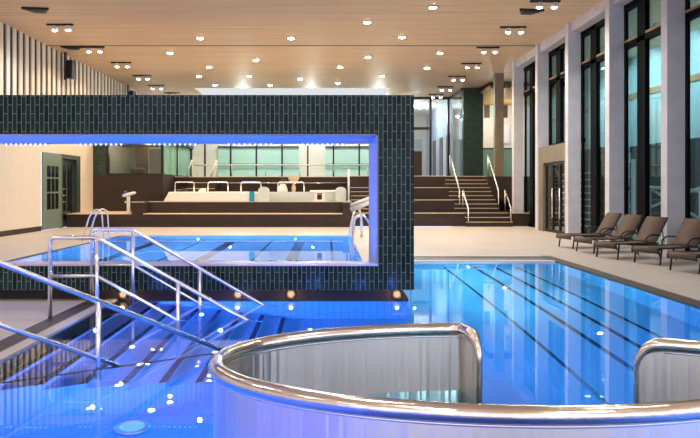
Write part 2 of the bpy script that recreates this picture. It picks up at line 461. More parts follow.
# strips of diodes under the soffit
for i, (a, c) in enumerate(((4, 48), (78, 124), (152, 198), (226, 274), (300, 345))):
    x0, x1 = (a - VX) * 10.7 / F, (c - VX) * 10.7 / F
    nm = ('leftmost', 'second from left', 'middle', 'fourth from left', 'rightmost')[i]
    s = thing('light_strip', ((x0 + x1) / 2, 10.72, ZO - .016), 'blue diode strip under the portal soffit, %s of the five' % nm, 'light strip', 'diode strips under the portal soffit')
    q = MB(); q.box(x0, x1, 10.69, 10.75, ZO - .036, ZO - .0165); q.build('profile', M['lip'], s)
    n = 9
    for k in range(n):
        q = MB(); q.ball((x0 + (x1 - x0) * (k + .5) / n, 10.69, ZO - .036), .013, n=8, k=6); q.build('diode', M['led'], s)
for x, lab in ((123, 'warm round lamp in the plinth behind the pool handrails, far left of the four'), (238, 'warm round lamp in the plinth, second of the four from left'),
               (291, 'warm round lamp in the plinth under the middle of the portal'), (397, 'warm round lamp in the plinth below the tiled pillar')):
    X = (x - VX) * 9.3 / F
    s = thing('plinth_lamp', (X, 9.31, .06), lab, 'lamp', 'warm lamps in the portal plinth')
    R = Matrix.Rotation(PI / 2, 3, 'X')
    q = MB(); q.lathe([(.075, 0), (.075, .02), (.055, .03), (.055, .02)], (X, 9.315, .06), 18, 0, R); q.build('bezel', M['grate'], s)
    q = MB(); q.lathe([(.055, .012), (.03, .026), (.001, .03)], (X, 9.315, .06), 18, 0, R); q.build('lens', M['plinthlens'], s)

# ------------------------------------------------------------------ far benches, tiers and terraces
be = MB(); FZ = 26.8
be.box(XL, -7.75, FZ, 29.8, 0, .50)
be.box(-7.75, -7.28, FZ, 31.9, 0, .97); be.box(-7.28, .58, FZ, FZ + .75, 0, .50); be.box(-7.28, .58, FZ + .75, 31.9, 0, .97); be.box(.58, .95, FZ, 31.9, 0, .97)
struct(be.build('bench_terrace', M['brown']))
bn = MB()
bn.box(XL, -7.76, FZ - .015, 29.78, .50, .53); bn.box(-7.28, .58, FZ - .015, FZ + .74, .50, .53)
for a in ((-7.76, -7.28), (.58, .95)): bn.box(a[0], a[1], FZ - .015, FZ + .2, .97, .995)
bn.box(-7.28, .58, FZ + .74, FZ + .95, .97, .995)
struct(bn.build('trim_bench_edge', M['nosing']))
td = MB(); tn = MB()
T0 = 27.35
for k in range(4):
    z = .515 * (k + 1); y0 = T0 + .95 * k
    x0 = .96
    ends = (5.5, 5.25, 5.2, 5.2)[k]
    if k == 0:
        td.box(x0, ends, y0, 33, 0, z); td.box(7.36, 9.6, y0, 33, 0, z)
        tn.box(x0, ends, y0 - .015, y0 + .12, z, z + .03); tn.box(7.36, 9.6, y0 - .015, y0 + .12, z, z + .03)
    else:
        td.box(x0, ends, y0, 33, z - .515, z); tn.box(x0, ends, y0 - .015, y0 + .12, z, z + .03)
        if k == 3: td.box(7.1, 9.6, y0, 33, z - 1.03, z)
# the flights
def flight(x0, x1, y0, z0, n, rise, run, depth=1.0):
    for i in range(n):
        td.box(x0, x1, y0 + run * i, y0 + run * n + depth, z0 + rise * i, z0 + rise * (i + 1))
        tn.box(x0, x1, y0 + run * i - .012, y0 + run * i + .06, z0 + rise * (i + 1), z0 + rise * (i + 1) + .022)
flight(5.5, 7.35, 27.05, 0, 3, .172, .30, 6)
flight(5.25, 7.1, 28.25, .516, 3, .172, .30, 5)
flight(5.2, 7.1, 29.25, 1.032, 3, .172, .30, 4)
flight(5.2, 7.1, 30.2, 1.548, 3, .172, .28, 3)
flight(.96, 2.2, 27.6, .515, 6, .172, .28, 2)
struct(td.build('staircase', M['brown'])); struct(tn.build('trim_step_edges', M['nosing']))
ter = MB()
ter.box(-7.2, .96, 32.0, 39.0, 0, 2.06); ter.box(.96, 13, 33.0, 39.0, 0, 2.06)
struct(ter.build('terrace', M['brown']))
tp = MB(); tp.box(-7.2, .96, 31.98, 32.15, 2.06, 2.09)
struct(tp.build('trim_terrace_edge', M['nosing']))
bs = MB(); bsn = MB()
for i in range(4):
    z = .97 + .27 * (i + 1)
    bs.box(-6.45, -5.15, 30.6 + .34 * i, 32.0, z - .27, z); bsn.box(-6.45, -5.15, 30.59 + .34 * i, 30.66 + .34 * i, z, z + .025)
struct(bs.build('terrace_steps', M['brown'])); struct(bsn.build('trim_terrace_step_edges', M['nosing']))
pb = MB(); pb.box(4.0, 4.58, 33.2, 33.5, 2.06, 3.35)
struct(pb.build('wall_terrace', M['brown']))

# pavilion at the back left
pv = MB()
pv.box(XL, -7.23, 29.8, 30.0, .5, 2.11, 0); pv.box(-7.43, -7.23, 30.0, 36.4, .5, 2.11, 0)
pv.box(XL, -9.72, 29.8, 30.0, 2.11, 3.62, 1)
pv.box(XL, -7.2, 29.7, 36.5, 3.62, 3.8, 2)
pv.box(XL, -7.45, 34.4, 34.6, 2.06, 3.62, 3); pv.box(XL, -7.43, 30.0, 36.4, 1.9, 2.06, 2)
struct(pv.build('wall_pavilion', [M['brown'], M['greentile'], M['darkwall'], M['plaster']]))
wn = bpy.data.objects.new('window_1', None); COL.objects.link(wn); wn.location = (-8.4, 29.9, 2.1); wn['_org'] = (-8.4, 29.9, 2.1); struct(wn)
q = MB(); q.box(-9.72, -9.62, 29.82, 29.98, 2.11, 3.62); q.box(-7.33, -7.23, 29.82, 29.98, 2.11, 3.62)
q.box(-9.62, -7.33, 29.82, 29.98, 2.11, 2.18); q.box(-7.4, -7.26, 36.2, 36.4, 2.11, 3.62); q.box(-7.38, -7.28, 32.9, 33.0, 2.11, 3.62); q.box(-7.38, -7.26, 30, 36.2, 2.11, 2.17)
q.build('window_frame', M['dark'], wn)
q = MB(); q.box(-9.62, -7.33, 29.89, 29.91, 2.18, 3.62); q.build('window_pane', M['clearglass'], wn)
q = MB(); q.box(-7.34, -7.32, 30, 36.2, 2.17, 3.62); q.build('side_pane', M['mintglass'], wn)
cb = MB(); cb.box(-8.3, -7.6, 31.6, 32.2, 2.06, 3.35); tag(cb.build('cabinet', M['pinkish'], org=(-7.95, 31.9, 2.06)), 'tall pale cabinet behind the pavilion window', 'cabinet')
cb = MB(); cb.box(-9.1, -8.55, 31.4, 32.0, 2.06, 2.42, 0); cb.box(-9.05, -8.6, 31.45, 31.95, 2.42, 2.48, 1)
tag(cb.build('side_table', [M['brownwood'], M['louvre']], org=(-8.8, 31.7, 2.06)), 'low brown table with golden top behind the pavilion window', 'table')
cb = MB(); cb.box(-9.5, -8.9, 33.6, 33.66, 2.06, 3.6); tag(cb.build('partition_panel', M['brownwood'], org=(-9.2, 33.6, 2.06)), 'tall brown panel standing inside the pavilion', 'panel')

# far glazing with the facade behind it
YE = 39.0
fg = bpy.data.objects.new('window_2', None); COL.objects.link(fg); fg.location = (0, YE, 2.06); fg['_org'] = (0, YE, 2.06); struct(fg)
q = MB(); k = 191.5 - 25.8
px = 179.0
while px < 415:
    X = (px - VX) * YE / F; q.box(X - .045, X + .045, YE, YE + .14, 2.06, CEIL); px += 25.75
for px in (430.5, 448.5):
    X = (px - VX) * YE / F; q.box(X - .06, X + .06, YE - .05, YE + .14, 2.06, CEIL)
X0 = (163 - VX) * YE / F
q.box(X0, 7.0, YE, YE + .14, 2.06, 2.2); q.box(X0, 7.0, YE, YE + .14, CEIL - .12, CEIL); q.box(4.9, 5.85, YE, YE + .12, 4.9, 5.05)
q.build('window_frame', M['dark'], fg)
q = MB(); q.box(X0, 7.0, YE + .06, YE + .08, 2.2, CEIL - .12); q.build('window_pane', M['clearglass'], fg)
fc = MB()
fc.box(-10.5, 4.4, 41.0, 41.2, 0, 8, 0)
fc.box(-10.5, 12.5, YE + .2, 52, 1.9, 2.06, 4); fc.box(-10.5, 12.5, YE + .2, 52, CEIL + .1, CEIL + .25, 5)
for a, b_ in ((155, 191), (218, 299), (325, 408)):
    xa, xb = (a - VX) * 41 / F, (b_ - VX) * 41 / F
    fc.box(xa, xb, 40.93, 41.0, 2.1, 4.05, 1); fc.box(xa, xb, 40.90, 40.93, 2.72, 3.05, 2); fc.box(xa, xb, 40.88, 40.93, 3.98, 4.08, 3)
struct(fc.build('wall_back', [M['plaster'], M['mint'], M['mintdark'], M['darkwall'], M['deck'], M['plaster']]))
# side room beyond the glass, with brown doorways
sr = MB()
sr.box(7.2, 7.4, YE + .2, 50, 2.06, 7, 0); sr.box(4.4, 7.2, 49.8, 50, 2.06, 7, 1)
for a in (40.1, 42.6, 45.4): sr.box(7.16, 7.21, a, a + 1.15, 2.06, 4.75, 2)
sr.box(4.45, 6.1, 44.0, 44.2, 2.06, 4.7, 0)
struct(sr.build('wall_side_room', [M['paleblue'], M['plaster'], M['brownwood']]))
# return of glass and the green mosaic pillar
rg = bpy.data.objects.new('window_3', None); COL.objects.link(rg); rg.location = (7.0, 37, 2.06); rg['_org'] = (7.0, 37, 2.06); struct(rg)
q = MB(); q.box(6.95, 7.05, 35.5, YE, CEIL - .12, CEIL); q.box(6.95, 7.05, 35.5, YE, 2.06, 2.16); q.build('window_frame', M['dark'], rg)
q = MB(); q.box(6.99, 7.01, 35.5, YE, 2.16, CEIL - .12); q.build('window_pane', M['clearglass'], rg)
gp = MB(); gp.box(7.05, 8.08, 35.4, 36.4, 2.06, CEIL)
struct(gp.build('pillar_mosaic', M['greentile']))
# cream wall at the end right, with windows, mint balustrade and louvres
ew = MB()
ew.box(7.6, 13.0, 40.6, 40.8, 2.06, CEIL, 0)
for a, b_ in ((484.5, 490), (504, 508)):
    xa, xb = (a - VX) * 40.5 / F, (b_ - VX) * 40.5 / F
    ew.box(xa, xb, 40.56, 40.61, 5.75, 7.2, 1)
xa, xb = (490 - VX) * 40.5 / F, (497 - VX) * 40.5 / F
ew.box(xa, xb, 40.57, 40.61, 5.75, 7.2, 2)
struct(ew.build('wall_end', [M['plaster'], M['brownwood'], M['mint']]))
lv = MB()
lv.box(7.9, 12.4, 33.4, 40.5, CEIL - .06, CEIL - .02, 1)
for k in range(22): lv.box(7.95 + .2 * k, 8.04 + .2 * k, 33.5, 40.5, CEIL - .30, CEIL - .18)
struct(lv.build('trim_ceiling_louvres', [M['louvre'], M['darkwall']]))
bl = thing('balustrade', (9.3, 38.5, 2.06), 'mint glass balustrade in front of the cream end wall', 'balustrade')
q = MB(); q.box(8.1, 11, 38.5, 38.53, 2.1, 3.75); q.build('glass_panel', M['mintglass'], bl)
q = MB(); q.box(8.1, 11, 38.48, 38.55, 3.75, 3.82); q.build('top_rail', M['darkframe'], bl)
bx = MB(); p = W(505, 134, 40.5); bx.box(p.x - .25, p.x + .25, 40.44, 40.58, p.z - .55, p.z + .55)
bx.box(p.x - .15, p.x + .1, 40.425, 40.445, p.z + .05, p.z + .35)
tag(bx.build('wall_unit', M['white'], org=(p.x, 40.5, p.z - .55)), 'white boxy wall unit on the cream end wall', 'wall unit')
bl = thing('balustrade', (-2.6, 36.0, 2.06), 'long thin terrace handrail in front of the mint windows', 'balustrade')
q = MB(); q.tube([(-7.1, 36, 2.77), (2.4, 36, 2.77)], .028); q.build('top_rail', M['white'], bl)
for k in range(6):
    q = MB(); q.tube([(-6.9 + 1.8 * k, 36, 2.06), (-6.9 + 1.8 * k, 36, 2.77)], .014, 8); q.build('post', M['chrome'], bl)
# white raking rails on the terrace
for (a, b_, lab) in (((185, 176), (192, 160), 'slanting white rail at the dark corner post of the pavilion'), ((210, 176), (217, 160), 'slanting white rail beside the pale pillar on the terrace')):
    p0, p1 = W(a[0], a[1], 35.3), W(b_[0], b_[1], 35.3); p0.z = 2.06
    s = thing('stair_rail', tuple(p0), lab, 'handrail', 'white raking rails on the terrace')
    q = MB(); q.tube([p0, p1], .045); q.tube([p1, (p1.x, p1.y, p1.z - .1)], .045); q.build('rail', M['white'], s)
    q = MB(); q.tube([(p1.x, p1.y, p1.z), (p1.x, p1.y, 2.06)], .022); q.build('post', M['white'], s)

# ------------------------------------------------------------------ whirlpool on the bench terrace
wp = thing('whirlpool', (-2.9, 28.6, .97), 'raised white and mint whirlpool tub on the brown terrace', 'whirlpool')
q = MB(); q.prism([(-6.72, .99), (-2.8, .99), (-2.8, 1.385), (-6.5, 1.385)], 27.75, 30.0, 'y'); q.build('white_wall', M['tubwhite'], wp, bevel=.03)
q = MB(); q.box(-2.8, .62, 27.9, 30.0, .99, 1.37); q.build('tiled_wall', M['mintile'], wp)
q = MB(); q.box(-.75, .6, 27.85, 28.3, 1.37, 1.45); q.build('white_ledge', M['tubwhite'], wp, bevel=.03)
for xc in (-2.62, .52):
    q = MB(); pr = [(-.22, .99), (.22, .99)] + [(.22 * math.cos(a * PI / 10), 1.43 + .16 * math.sin(a * PI / 10)) for a in range(11)]
    q.prism([(xc + a, z) for a, z in pr], 27.6, 27.9, 'y'); q.build('end_post', M['mintile'], wp)
q = MB(); q.box(-3.2, -3.0, 27.68, 27.755, .99, 1.40); q.build('turquoise_panel', M['turq'], wp)
sk = MB(); sk.box(-.55, -.12, 27.7, 27.9, .99, 1.36, 0); sk.box(-.44, -.25, 27.69, 27.71, 1.07, 1.28, 1); sk.box(-.46, -.23, 27.685, 27.71, 1.30, 1.33, 1); sk.box(-.62, -.05, 27.66, 27.9, .99, 1.05, 0)
sk.build('skimmer_box', [M['tubwhite'], M['dark']], wp)
for i, (a, b_) in enumerate(((175, 194), (208, 228), (241, 261), (278, 304))):
    Y = 28.4; xa, xb = (a - VX) * Y / F, (b_ - VX) * Y / F
    nm = ('leftmost', 'second from left', 'third from left', 'rightmost')[i]
    s = thing('grab_rail', ((xa + xb) / 2, Y, 1.38), 'chrome U-shaped grab rail on the whirlpool rim, %s of four' % nm, 'grab rail', 'grab rails of the whirlpool')
    q = MB(); q.tube(fillet([(xa, Y, 1.39), (xa, Y, 1.79), (xb, Y, 1.79), (xb, Y, 1.39)], .1), .026); q.build('rail', M['chrome'], s)
s = thing('planter', (-1.92, 28.9, 1.37), 'white cone-shaped planter with a dark plant on the whirlpool rim', 'planter')
q = MB(); q.lathe([(.21, 1.37), (.20, 1.5), (.13, 1.68), (.08, 1.74), (.0, 1.74)], (-1.92, 28.9, 0), 18); q.build('pot', M['white'], s)
q = MB(); rr = random.Random(3)
for k in range(26):
    a, e = rr.uniform(0, 2 * PI), rr.uniform(.2, 1.4); l = rr.uniform(.14, .32)
    d = Vector((math.cos(a) * math.cos(e), math.sin(a) * math.cos(e), math.sin(e)))
    p0 = Vector((-1.90, 28.9, 1.72)); q.tube([p0, p0 + d * l * .6, p0 + d * l + Vector((0, 0, -.03))], [.012, .03, .004], 6)
q.build('leaves', M['plant'], s)
s = tag(MB().lathe([(.09, 1.37), (.07, 1.42), (.10, 1.55), (.05, 1.68), (.07, 1.78), (.22, 1.90), (.24, 2.0), (.20, 2.0), (.05, 1.80), (.0, 1.78)], (-1.46, 28.9, 0), 18).build('goblet_vase', M['pinkish'], org=(-1.46, 28.9, 1.37)),
        'pale pink goblet-shaped ornament beside the white planter', 'ornament')
s = tag(MB().ball((-6.1, 28.3, 1.44), .22, .2, .06).ball((-6.0, 28.3, 1.50), .12, .12, .05).build('towel_pile', M['dark'], org=(-6.1, 28.3, 1.38)), 'small black bundle on the left end of the whirlpool', 'bundle')
s = tag(MB().ball((-5.2, 28.3, 1.45), .14, .12, .08).ball((-5.3, 28.3, 1.43), .1, .1, .06).build('towel_bundle', M['white'], org=(-5.2, 28.3, 1.38)), 'small white bundle on the whirlpool rim', 'bundle')
s = thing('pole', (.83, 27.3, .99), 'slim white upright pole at the right end of the whirlpool', 'pole')
q = MB(); q.tube([(.83, 27.3, .99), (.83, 27.3, 2.3)], .04); q.lathe([(.09, .995), (.09, 1.02), (.04, 1.03)], (.83, 27.3, 0), 14); q.build('shaft', M['white'], s)
s = thing('wall_rail', (.2, 31.9, 1.78), 'thin horizontal rail on the brown wall right of the whirlpool', 'handrail')
q = MB(); q.tube([(-7.0, 31.88, 1.78), (1.9, 31.88, 1.78)], .024); q.build('rail', M['chrome'], s)
for k in range(6):
    q = MB(); q.tube([(-6.5 + 1.45 * k, 31.88, 1.78), (-6.5 + 1.45 * k, 32.0, 1.74)], .012, 6); q.build('bracket', M['chrome'], s)

# white water spout on the left bench
s = thing('water_spout', (-8.05, 27.4, .53), 'white water spout with tilted head standing on the left bench', 'water spout')
q = MB(); q.box(-8.10, -7.98, 27.34, 27.46, .53, 1.2); q.build('post', M['white'], s, bevel=.015)
q = MB(); q.tube([(-8.28, 27.4, 1.22), (-8.2, 27.4, 1.24), (-7.8, 27.4, 1.34), (-7.74, 27.4, 1.35)], [.04, .075, .065, .03], 14); q.build('head', M['white'], s)
q = MB(); q.ball((-8.17, 27.4, 1.36), .07); q.build('knob', mat('blue_knob', rgb(60, 110, 190), .3), s)
q = MB(); q.ball((-8.13, 27.34, .98), .05); q.build('button', M['chrome'], s)

# ------------------------------------------------------------------ handrails of the right staircase
def stair_rail(a, b_, Ya, Yb, za, zb, lab):
    p0, p1 = W(a[0], a[1], Ya), W(b_[0], b_[1], Yb)
    s = thing('stair_handrail', (p1.x, p1.y, zb), lab, 'handrail', 'handrails of the brown staircase')
    q = MB(); q.tube([p0, p1], .03); q.build('rail', M['chrome'], s)
    q = MB(); q.tube([p1, (p1.x, p1.y, zb)], .026); q.build('post', M['chrome'], s)
    q = MB(); q.tube([p0, (p0.x, p0.y, za)], .026); q.build('post', M['chrome'], s)
stair_rail((450, 155), (459.5, 190), 31.0, 28.6, 2.06, .52, 'upper left steel handrail of the brown staircase')
stair_rail((463, 190), (468.3, 209), 28.5, 27.2, .52, .0, 'lower left steel handrail of the brown staircase')
stair_rail((488, 155), (498.5, 191), 31.0, 28.6, 2.06, .52, 'upper right steel handrail of the brown staircase')
stair_rail((505, 190), (511, 208), 28.5, 27.2, .52, .0, 'lower right steel handrail of the brown staircase')

# ------------------------------------------------------------------ columns and the glazed wall on the right
CY = [15.24 + 3.14 * k for k in range(6)]
co = MB()
names = []
for k, Y in enumerate([12.1, 8.96] + CY):
    z0 = 0
    if abs(Y - CY[4]) < .01: z0 = .515
    if abs(Y - CY[5]) < .01: z0 = 2.06
    q = MB(); q.box(XR, XR + .40, Y, Y + .28, z0, CEIL)
    c = q.build('column', M['concrete'] if k != 7 else M['stone'], org=(XR + .2, Y + .14, z0)); struct(c)
edge = MB(); edge.box(XR + .1, XG + .1, 8, 28.2, CEIL - .30, CEIL - .001); struct(edge.build('beam_right', M['concrete']))
n = 4
for k, Y in enumerate([8.96, 12.1] + CY[:4]):
    y0, y1 = Y + .14, Y + 3.14 + .14
    door = abs(Y - CY[2]) < .01
    zb = 3.0 if door else (.52 if Y > 27 else 0)
    wn = bpy.data.objects.new('window_%d' % n, None); COL.objects.link(wn); wn.location = (XG, Y, zb); wn['_org'] = (XG, Y, zb); struct(wn); n += 1
    q = MB()
    q.box(XG + .02, XG + .08, y0, y0 + .10, zb, CEIL - .30); q.box(XG + .02, XG + .08, y1 - .12, y1, zb, CEIL - .30)
    ym = y0 + 1.85
    q.box(XG - .02, XG + .10, ym, ym + .44, zb, CEIL - .30)                     # broad dark mullion
    q.box(XG - .02, XG + .16, y0, y1, 5.30, 5.44); q.box(XG - .02, XG + .16, y0, y1, zb, zb + .12); q.box(XG - .02, XG + .16, y0, y1, CEIL - .44, CEIL - .30)
    q.build('window_frame', M['darkframe'], wn)
    q = MB(); q.box(XG - .03, XG + .0, y0 + .1, ym - .05, 5.44, 5.50); q.box(XG - .03, XG, ym + .5, y1 - .1, 5.44, 5.50); q.build('transom_edge', M['woodband'], wn)
    q = MB(); q.box(XG + .06, XG + .08, y0 + .12, y1 - .12, zb + .12, CEIL - .44); q.build('window_pane', M['glass'], wn)
# stone portal with dark glass doors between two columns
Y = CY[2]
ys, ye = Y + .28, CY[3]
d = bpy.data.objects.new('door_2', None); COL.objects.link(d); d.location = (XR + .15, (ys + ye) / 2, 0); d['_org'] = tuple(d.location); struct(d)
q = MB(); q.box(XR + .05, XG - .02, ys, ye, 2.42, 3.0); q.box(XR + .05, XG - .02, ys, ys + .22, 0, 2.42); q.box(XR + .05, XG - .02, ye - .45, ye, 0, 2.42)
q.build('stone_surround', M['stone'], d)
q = MB(); a0, a1 = ys + .22, ye - .45; w3 = (a1 - a0) / 3
for k in range(4):
    a = a0 + w3 * k; q.box(XR + .14, XR + .22, a - .05, a + .05, 0, 2.42)
q.box(XR + .14, XR + .22, a0, a1, 2.32, 2.42); q.box(XR + .14, XR + .22, a0, a1, 0, .1); q.build('door_frame', M['dark'], d)
for k in range(3):
    q = MB(); a = a0 + w3 * k; q.box(XR + .17, XR + .19, a + .05, a + w3 - .05, .1, 2.32); q.build('door_leaf', M['clearglass'], d)
q = MB()
for k in range(2):
    a = a0 + w3 * (1 + k); q.tube([(XR + .11, a - .1, .5), (XR + .11, a - .1, 1.5)], .02)
q.build('door_handle', M['chrome'], d)
q = MB(); q.box(XR + 1.6, XR + 1.65, ys, ye + 2, 0, 2.9); struct(q.build('wall_entrance', M['brownwood']))
q = MB()
for k in range(9): q.box(XR + 1.0, XR + 1.03, ys + .4, ye + .6, .25 + .22 * k, .29 + .22 * k)
for yy in (ys + .4, ys + 1.5, ye + .6): q.box(XR + .98, XR + 1.05, yy - .03, yy + .03, 0, 2.2)
tag(q.build('slatted_screen', M['white'], org=(XR + 1, Y + 1.5, 0)), 'white slatted screen behind the dark glass doors', 'screen')

# the hall beyond the glass
hb = MB()
hb.box(12.2, 12.4, 4, 39, 0, 3.2, 1); hb.box(12.2, 12.4, 4, 39, 3.2, 5.08, 0); hb.box(12.15, 12.4, 4, 39, 5.08, 5.30, 2); hb.box(12.2, 12.4, 4, 39, 5.30, CEIL, 0)
struct(hb.build('wall_right', [M['paleteal'], M['darkwall'], M['woodband']]))
dw = MB(); dw.box(10.6, 12.2, 27.5, 27.7, 0, CEIL); struct(dw.build('wall_cross', M['paleteal']))
lab = ('nearest', 'second nearest', 'middle', 'second farthest', 'farthest')
for k, Y in enumerate((17.5, 20.6, 23.7, 26.2)):
    q = MB(); q.box(9.9, 10.6, Y - .1, Y + .1, CEIL - .34, CEIL - .24, 0); q.box(9.92, 10.58, Y - .08, Y + .08, CEIL - .35, CEIL - .338, 1)
    o = q.build('ceiling_lamp', [M['white'], M['lampcool']], org=(10.2, Y, CEIL - .3))
    tag(o, 'small bright ceiling lamp beyond the dark glazing, %s of the row' % ('nearest', 'second nearest', 'second farthest', 'farthest')[k], 'ceiling lamp', 'lamps beyond the glazing')
    q = MB(); q.tube([(10.2, Y, CEIL - .24), (10.2, Y, CEIL)], .01, 6); q.build('stem', M['dark'], o, org=(10.2, Y, CEIL - .3))
# trestle of crossed white tubes
s = thing('crossed_brace', (9.0, 16.9, 0), 'crossed pale steel braces seen through the glass beside the loungers', 'brace')
q = MB(); a = W(648, 187, 17.9); b_ = W(700, 219, 17.0); q.tube([a, b_], .035); q.build('diagonal', M['white'], s)
q = MB(); a = W(646, 209, 17.9); b_ = W(702, 187, 17.0); q.tube([a, b_], .035); q.build('diagonal', M['white'], s)
q = MB(); a = W(646, 187, 17.9); b_ = W(705, 191.5, 16.8); q.tube([a, b_], .045); q.build('top_rail', M['white'], s)
for px in (650, 700):
    q = MB(); a = W(px, 187, 17.5); q.tube([(a.x, a.y, a.z), (a.x, a.y, 0)], .03); q.build('leg', M['white'], s)
s = thing('shelving_unit', (8.9, 20.4, 0), 'tall white-framed shelving unit behind the dark glass', 'shelves')
Y = 20.4; xa, xb = (622.5 - VX) * Y / F, (634 - VX) * Y / F
q = MB(); q.box(xb - .05, xb + .05, Y, Y + .1, 0, 2.4); q.box(xa, xa + .04, Y, Y + .1, 0, 2.2); q.build('upright', M['white'], s)
for z in (.5, .95, 1.4, 1.85):
    q = MB(); q.box(xa + .04, xb - .05, Y + .02, Y + .32, z, z + .03); q.build('shelf', M['white'], s)
q = MB(); q.box(xa, xa + .22, Y - .05, Y + .12, 2.28, 2.58, 0); q.box(xa + .02, xa + .13, Y - .06, Y - .045, 2.3, 2.56, 1)
s2 = q.build('display_box', [M['white'], M['orange']], s)
q = MB(); q.box(xa + .06, xa + .26, Y + .05, Y + .3, 1.435, 1.58)
tag(q.build('folded_towel', mat('rose_towel', rgb(150, 96, 110), .7), org=(xa + .16, Y + .17, 1.43)), 'folded rose towel on the white shelving unit', 'towel')

# ------------------------------------------------------------------ ceiling lamps
LIGHTS = []
def cpos(x, y): Y = (CEIL - CH) * F / (VY - y); return ((x - VX) * Y / F, Y)
trk = thing('track_lamp', (0, 0, CEIL), '', 'ceiling lamp', 'twin spotlights in two ceiling rows', local=True)
q = MB(); q.box(-.42, .42, -.05, .05, -.05, 0); q.build('track', M['dark'], trk)
for dx in (-.16, .26):
    q = MB(); q.lathe([(.075, -.06), (.09, -.10), (.095, -.20), (.085, -.20), (.08, -.17)], (dx, 0, 0), 14); q.tube([(dx, 0, -.04), (dx, 0, -.08)], .02, 8)
    h = q.build('spot_head', M['white'], trk)
    q = MB(); q.ball((dx, 0, -.195), .075, .075, .035, 12, 6); q.build('lens', M['lampwarm'], h)
ords = ['nearest', 'second nearest', 'third', 'fourth', 'second farthest', 'farthest', 'extra']
first = True
for side, pts in (('left', ((60, 24), (93, 46.5), (121, 62), (142, 75), (156, 85), (172, 92.5))), ('right', ((545, 0.5), (513, 26.5), (488, 47), (471, 63), (457, 76), (445, 86.5), (436, 94)))):
    for i, (x, y) in enumerate(pts):
        o = trk if first else copy_tree(trk); first = False
        X, Y = cpos(x, y); o.location = (X, Y, CEIL)
        od = ords if side == 'left' else ['nearest', 'second nearest', 'third nearest', 'middle', 'third farthest', 'second farthest', 'farthest']
        o['label'] = 'black twin spotlight on the wooden ceiling, %s of the %s row' % (od[i] if side == 'right' else od[i] + (' nearest' if i in (2, 3) else ''), side)
        LIGHTS.append((X, Y, 1.0))
dl = thing('downlight', (0, 0, CEIL), '', 'ceiling lamp', 'round recessed downlights', local=True)
q = MB(); q.lathe([(.17, 0), (.17, -.015), (.125, -.02), (.12, -.005)], (0, 0, 0), 20); q.build('ring', M['dark'], dl)
q = MB(); q.ball((0, 0, -.01), .115, .115, .04, 14, 6); q.build('lens', M['lampwarm'], dl)
DL = [((433, 7), 'nearest to the camera and farthest right'), ((367, 22), 'second nearest, ahead of the dark ceiling joint'), ((402, 37), 'just before the ceiling joint, right of three'),
      ((291, 38), 'just before the ceiling joint, middle of three'), ((200, 38), 'just before the ceiling joint, left of three'),
      ((170, 53), 'first row past the joint, far left'), ((256, 60), 'first row past the joint, second from left'), ((368, 57), 'first row past the joint, third from left'), ((440, 53), 'first row past the joint, far right'),
      ((209, 67), 'second row past the joint, left'), ((340, 67), 'second row past the joint, middle'), ((427, 68), 'second row past the joint, right'),
      ((199, 76), 'third row past the joint, far left'), ((249, 76), 'third row past the joint, second from left'), ((300, 79), 'third row past the joint, third from left'), ((382, 76), 'third row past the joint, far right'),
      ((215, 85), 'last row before the skylight, left'), ((270, 85), 'last row before the skylight, middle'), ((338, 83), 'last row before the skylight, right')]
first = True
for (x, y), lb in DL:
    o = dl if first else copy_tree(dl); first = False
    X, Y = cpos(x, y); o.location = (X, Y, CEIL); o['label'] = 'round recessed downlight, ' + lb; LIGHTS.append((X, Y, .8))
for (x, y, lb) in ((38, 9, 'dark ceiling hatch over the left row of spotlights, nearest'), (73, 47, 'dark ceiling hatch beside the slatted wall at the joint'), (530, 10.5, 'dark ceiling hatch above the right row of spotlights')):
    X, Y = cpos(x, y)
    q = MB(); q.prism([(X - .38, Y - .25), (X + .38, Y - .15), (X + .1, Y + .3), (X - .2, Y + .25)], CEIL - .06, CEIL + .01, 'z', 0)
    q.prism([(X - .25, Y - .15), (X + .25, Y - .1), (X + .08, Y + .2), (X - .12, Y + .18)], CEIL - .075, CEIL - .055, 'z', 0)
    tag(q.build('ceiling_hatch', M['dark'], org=(X, Y, CEIL - .06)), lb, 'ceiling hatch', 'dark hatches in the ceiling')

# ------------------------------------------------------------------ steel tub in the foreground
TC, TA, TB = Vector((1.063, 4.17)), 1.74, .98
RZ, RR = .437, .049
tub = thing('steel_tub', (TC.x, TC.y, D), 'large oval stainless steel tub wall with rolled rim in the foreground pool', 'tub')
def ell(a):
    c, s_ = math.cos(a), math.sin(a)
    b = TB
    if s_ > 0 and c > 0: b = .66
    return Vector((TC.x + TA * c, TC.y + b * s_))
# angle runs from the right side of the gap, clockwise round the front, to the left side of the gap
def ang_for_back(x, right): return math.acos((x - TC.x) / TA)
a_r = ang_for_back(2.13, True); a_l = ang_for_back(1.075, False)
N = 150
angs = [a_r - (a_r + 2 * PI - a_l) * i / N for i in range(N + 1)]
plan = [ell(a) for a in angs]
# arc length from each end for rounded corners
L = [0]
for i in range(1, N + 1): L.append(L[-1] + (plan[i] - plan[i - 1]).length)
RC = .17
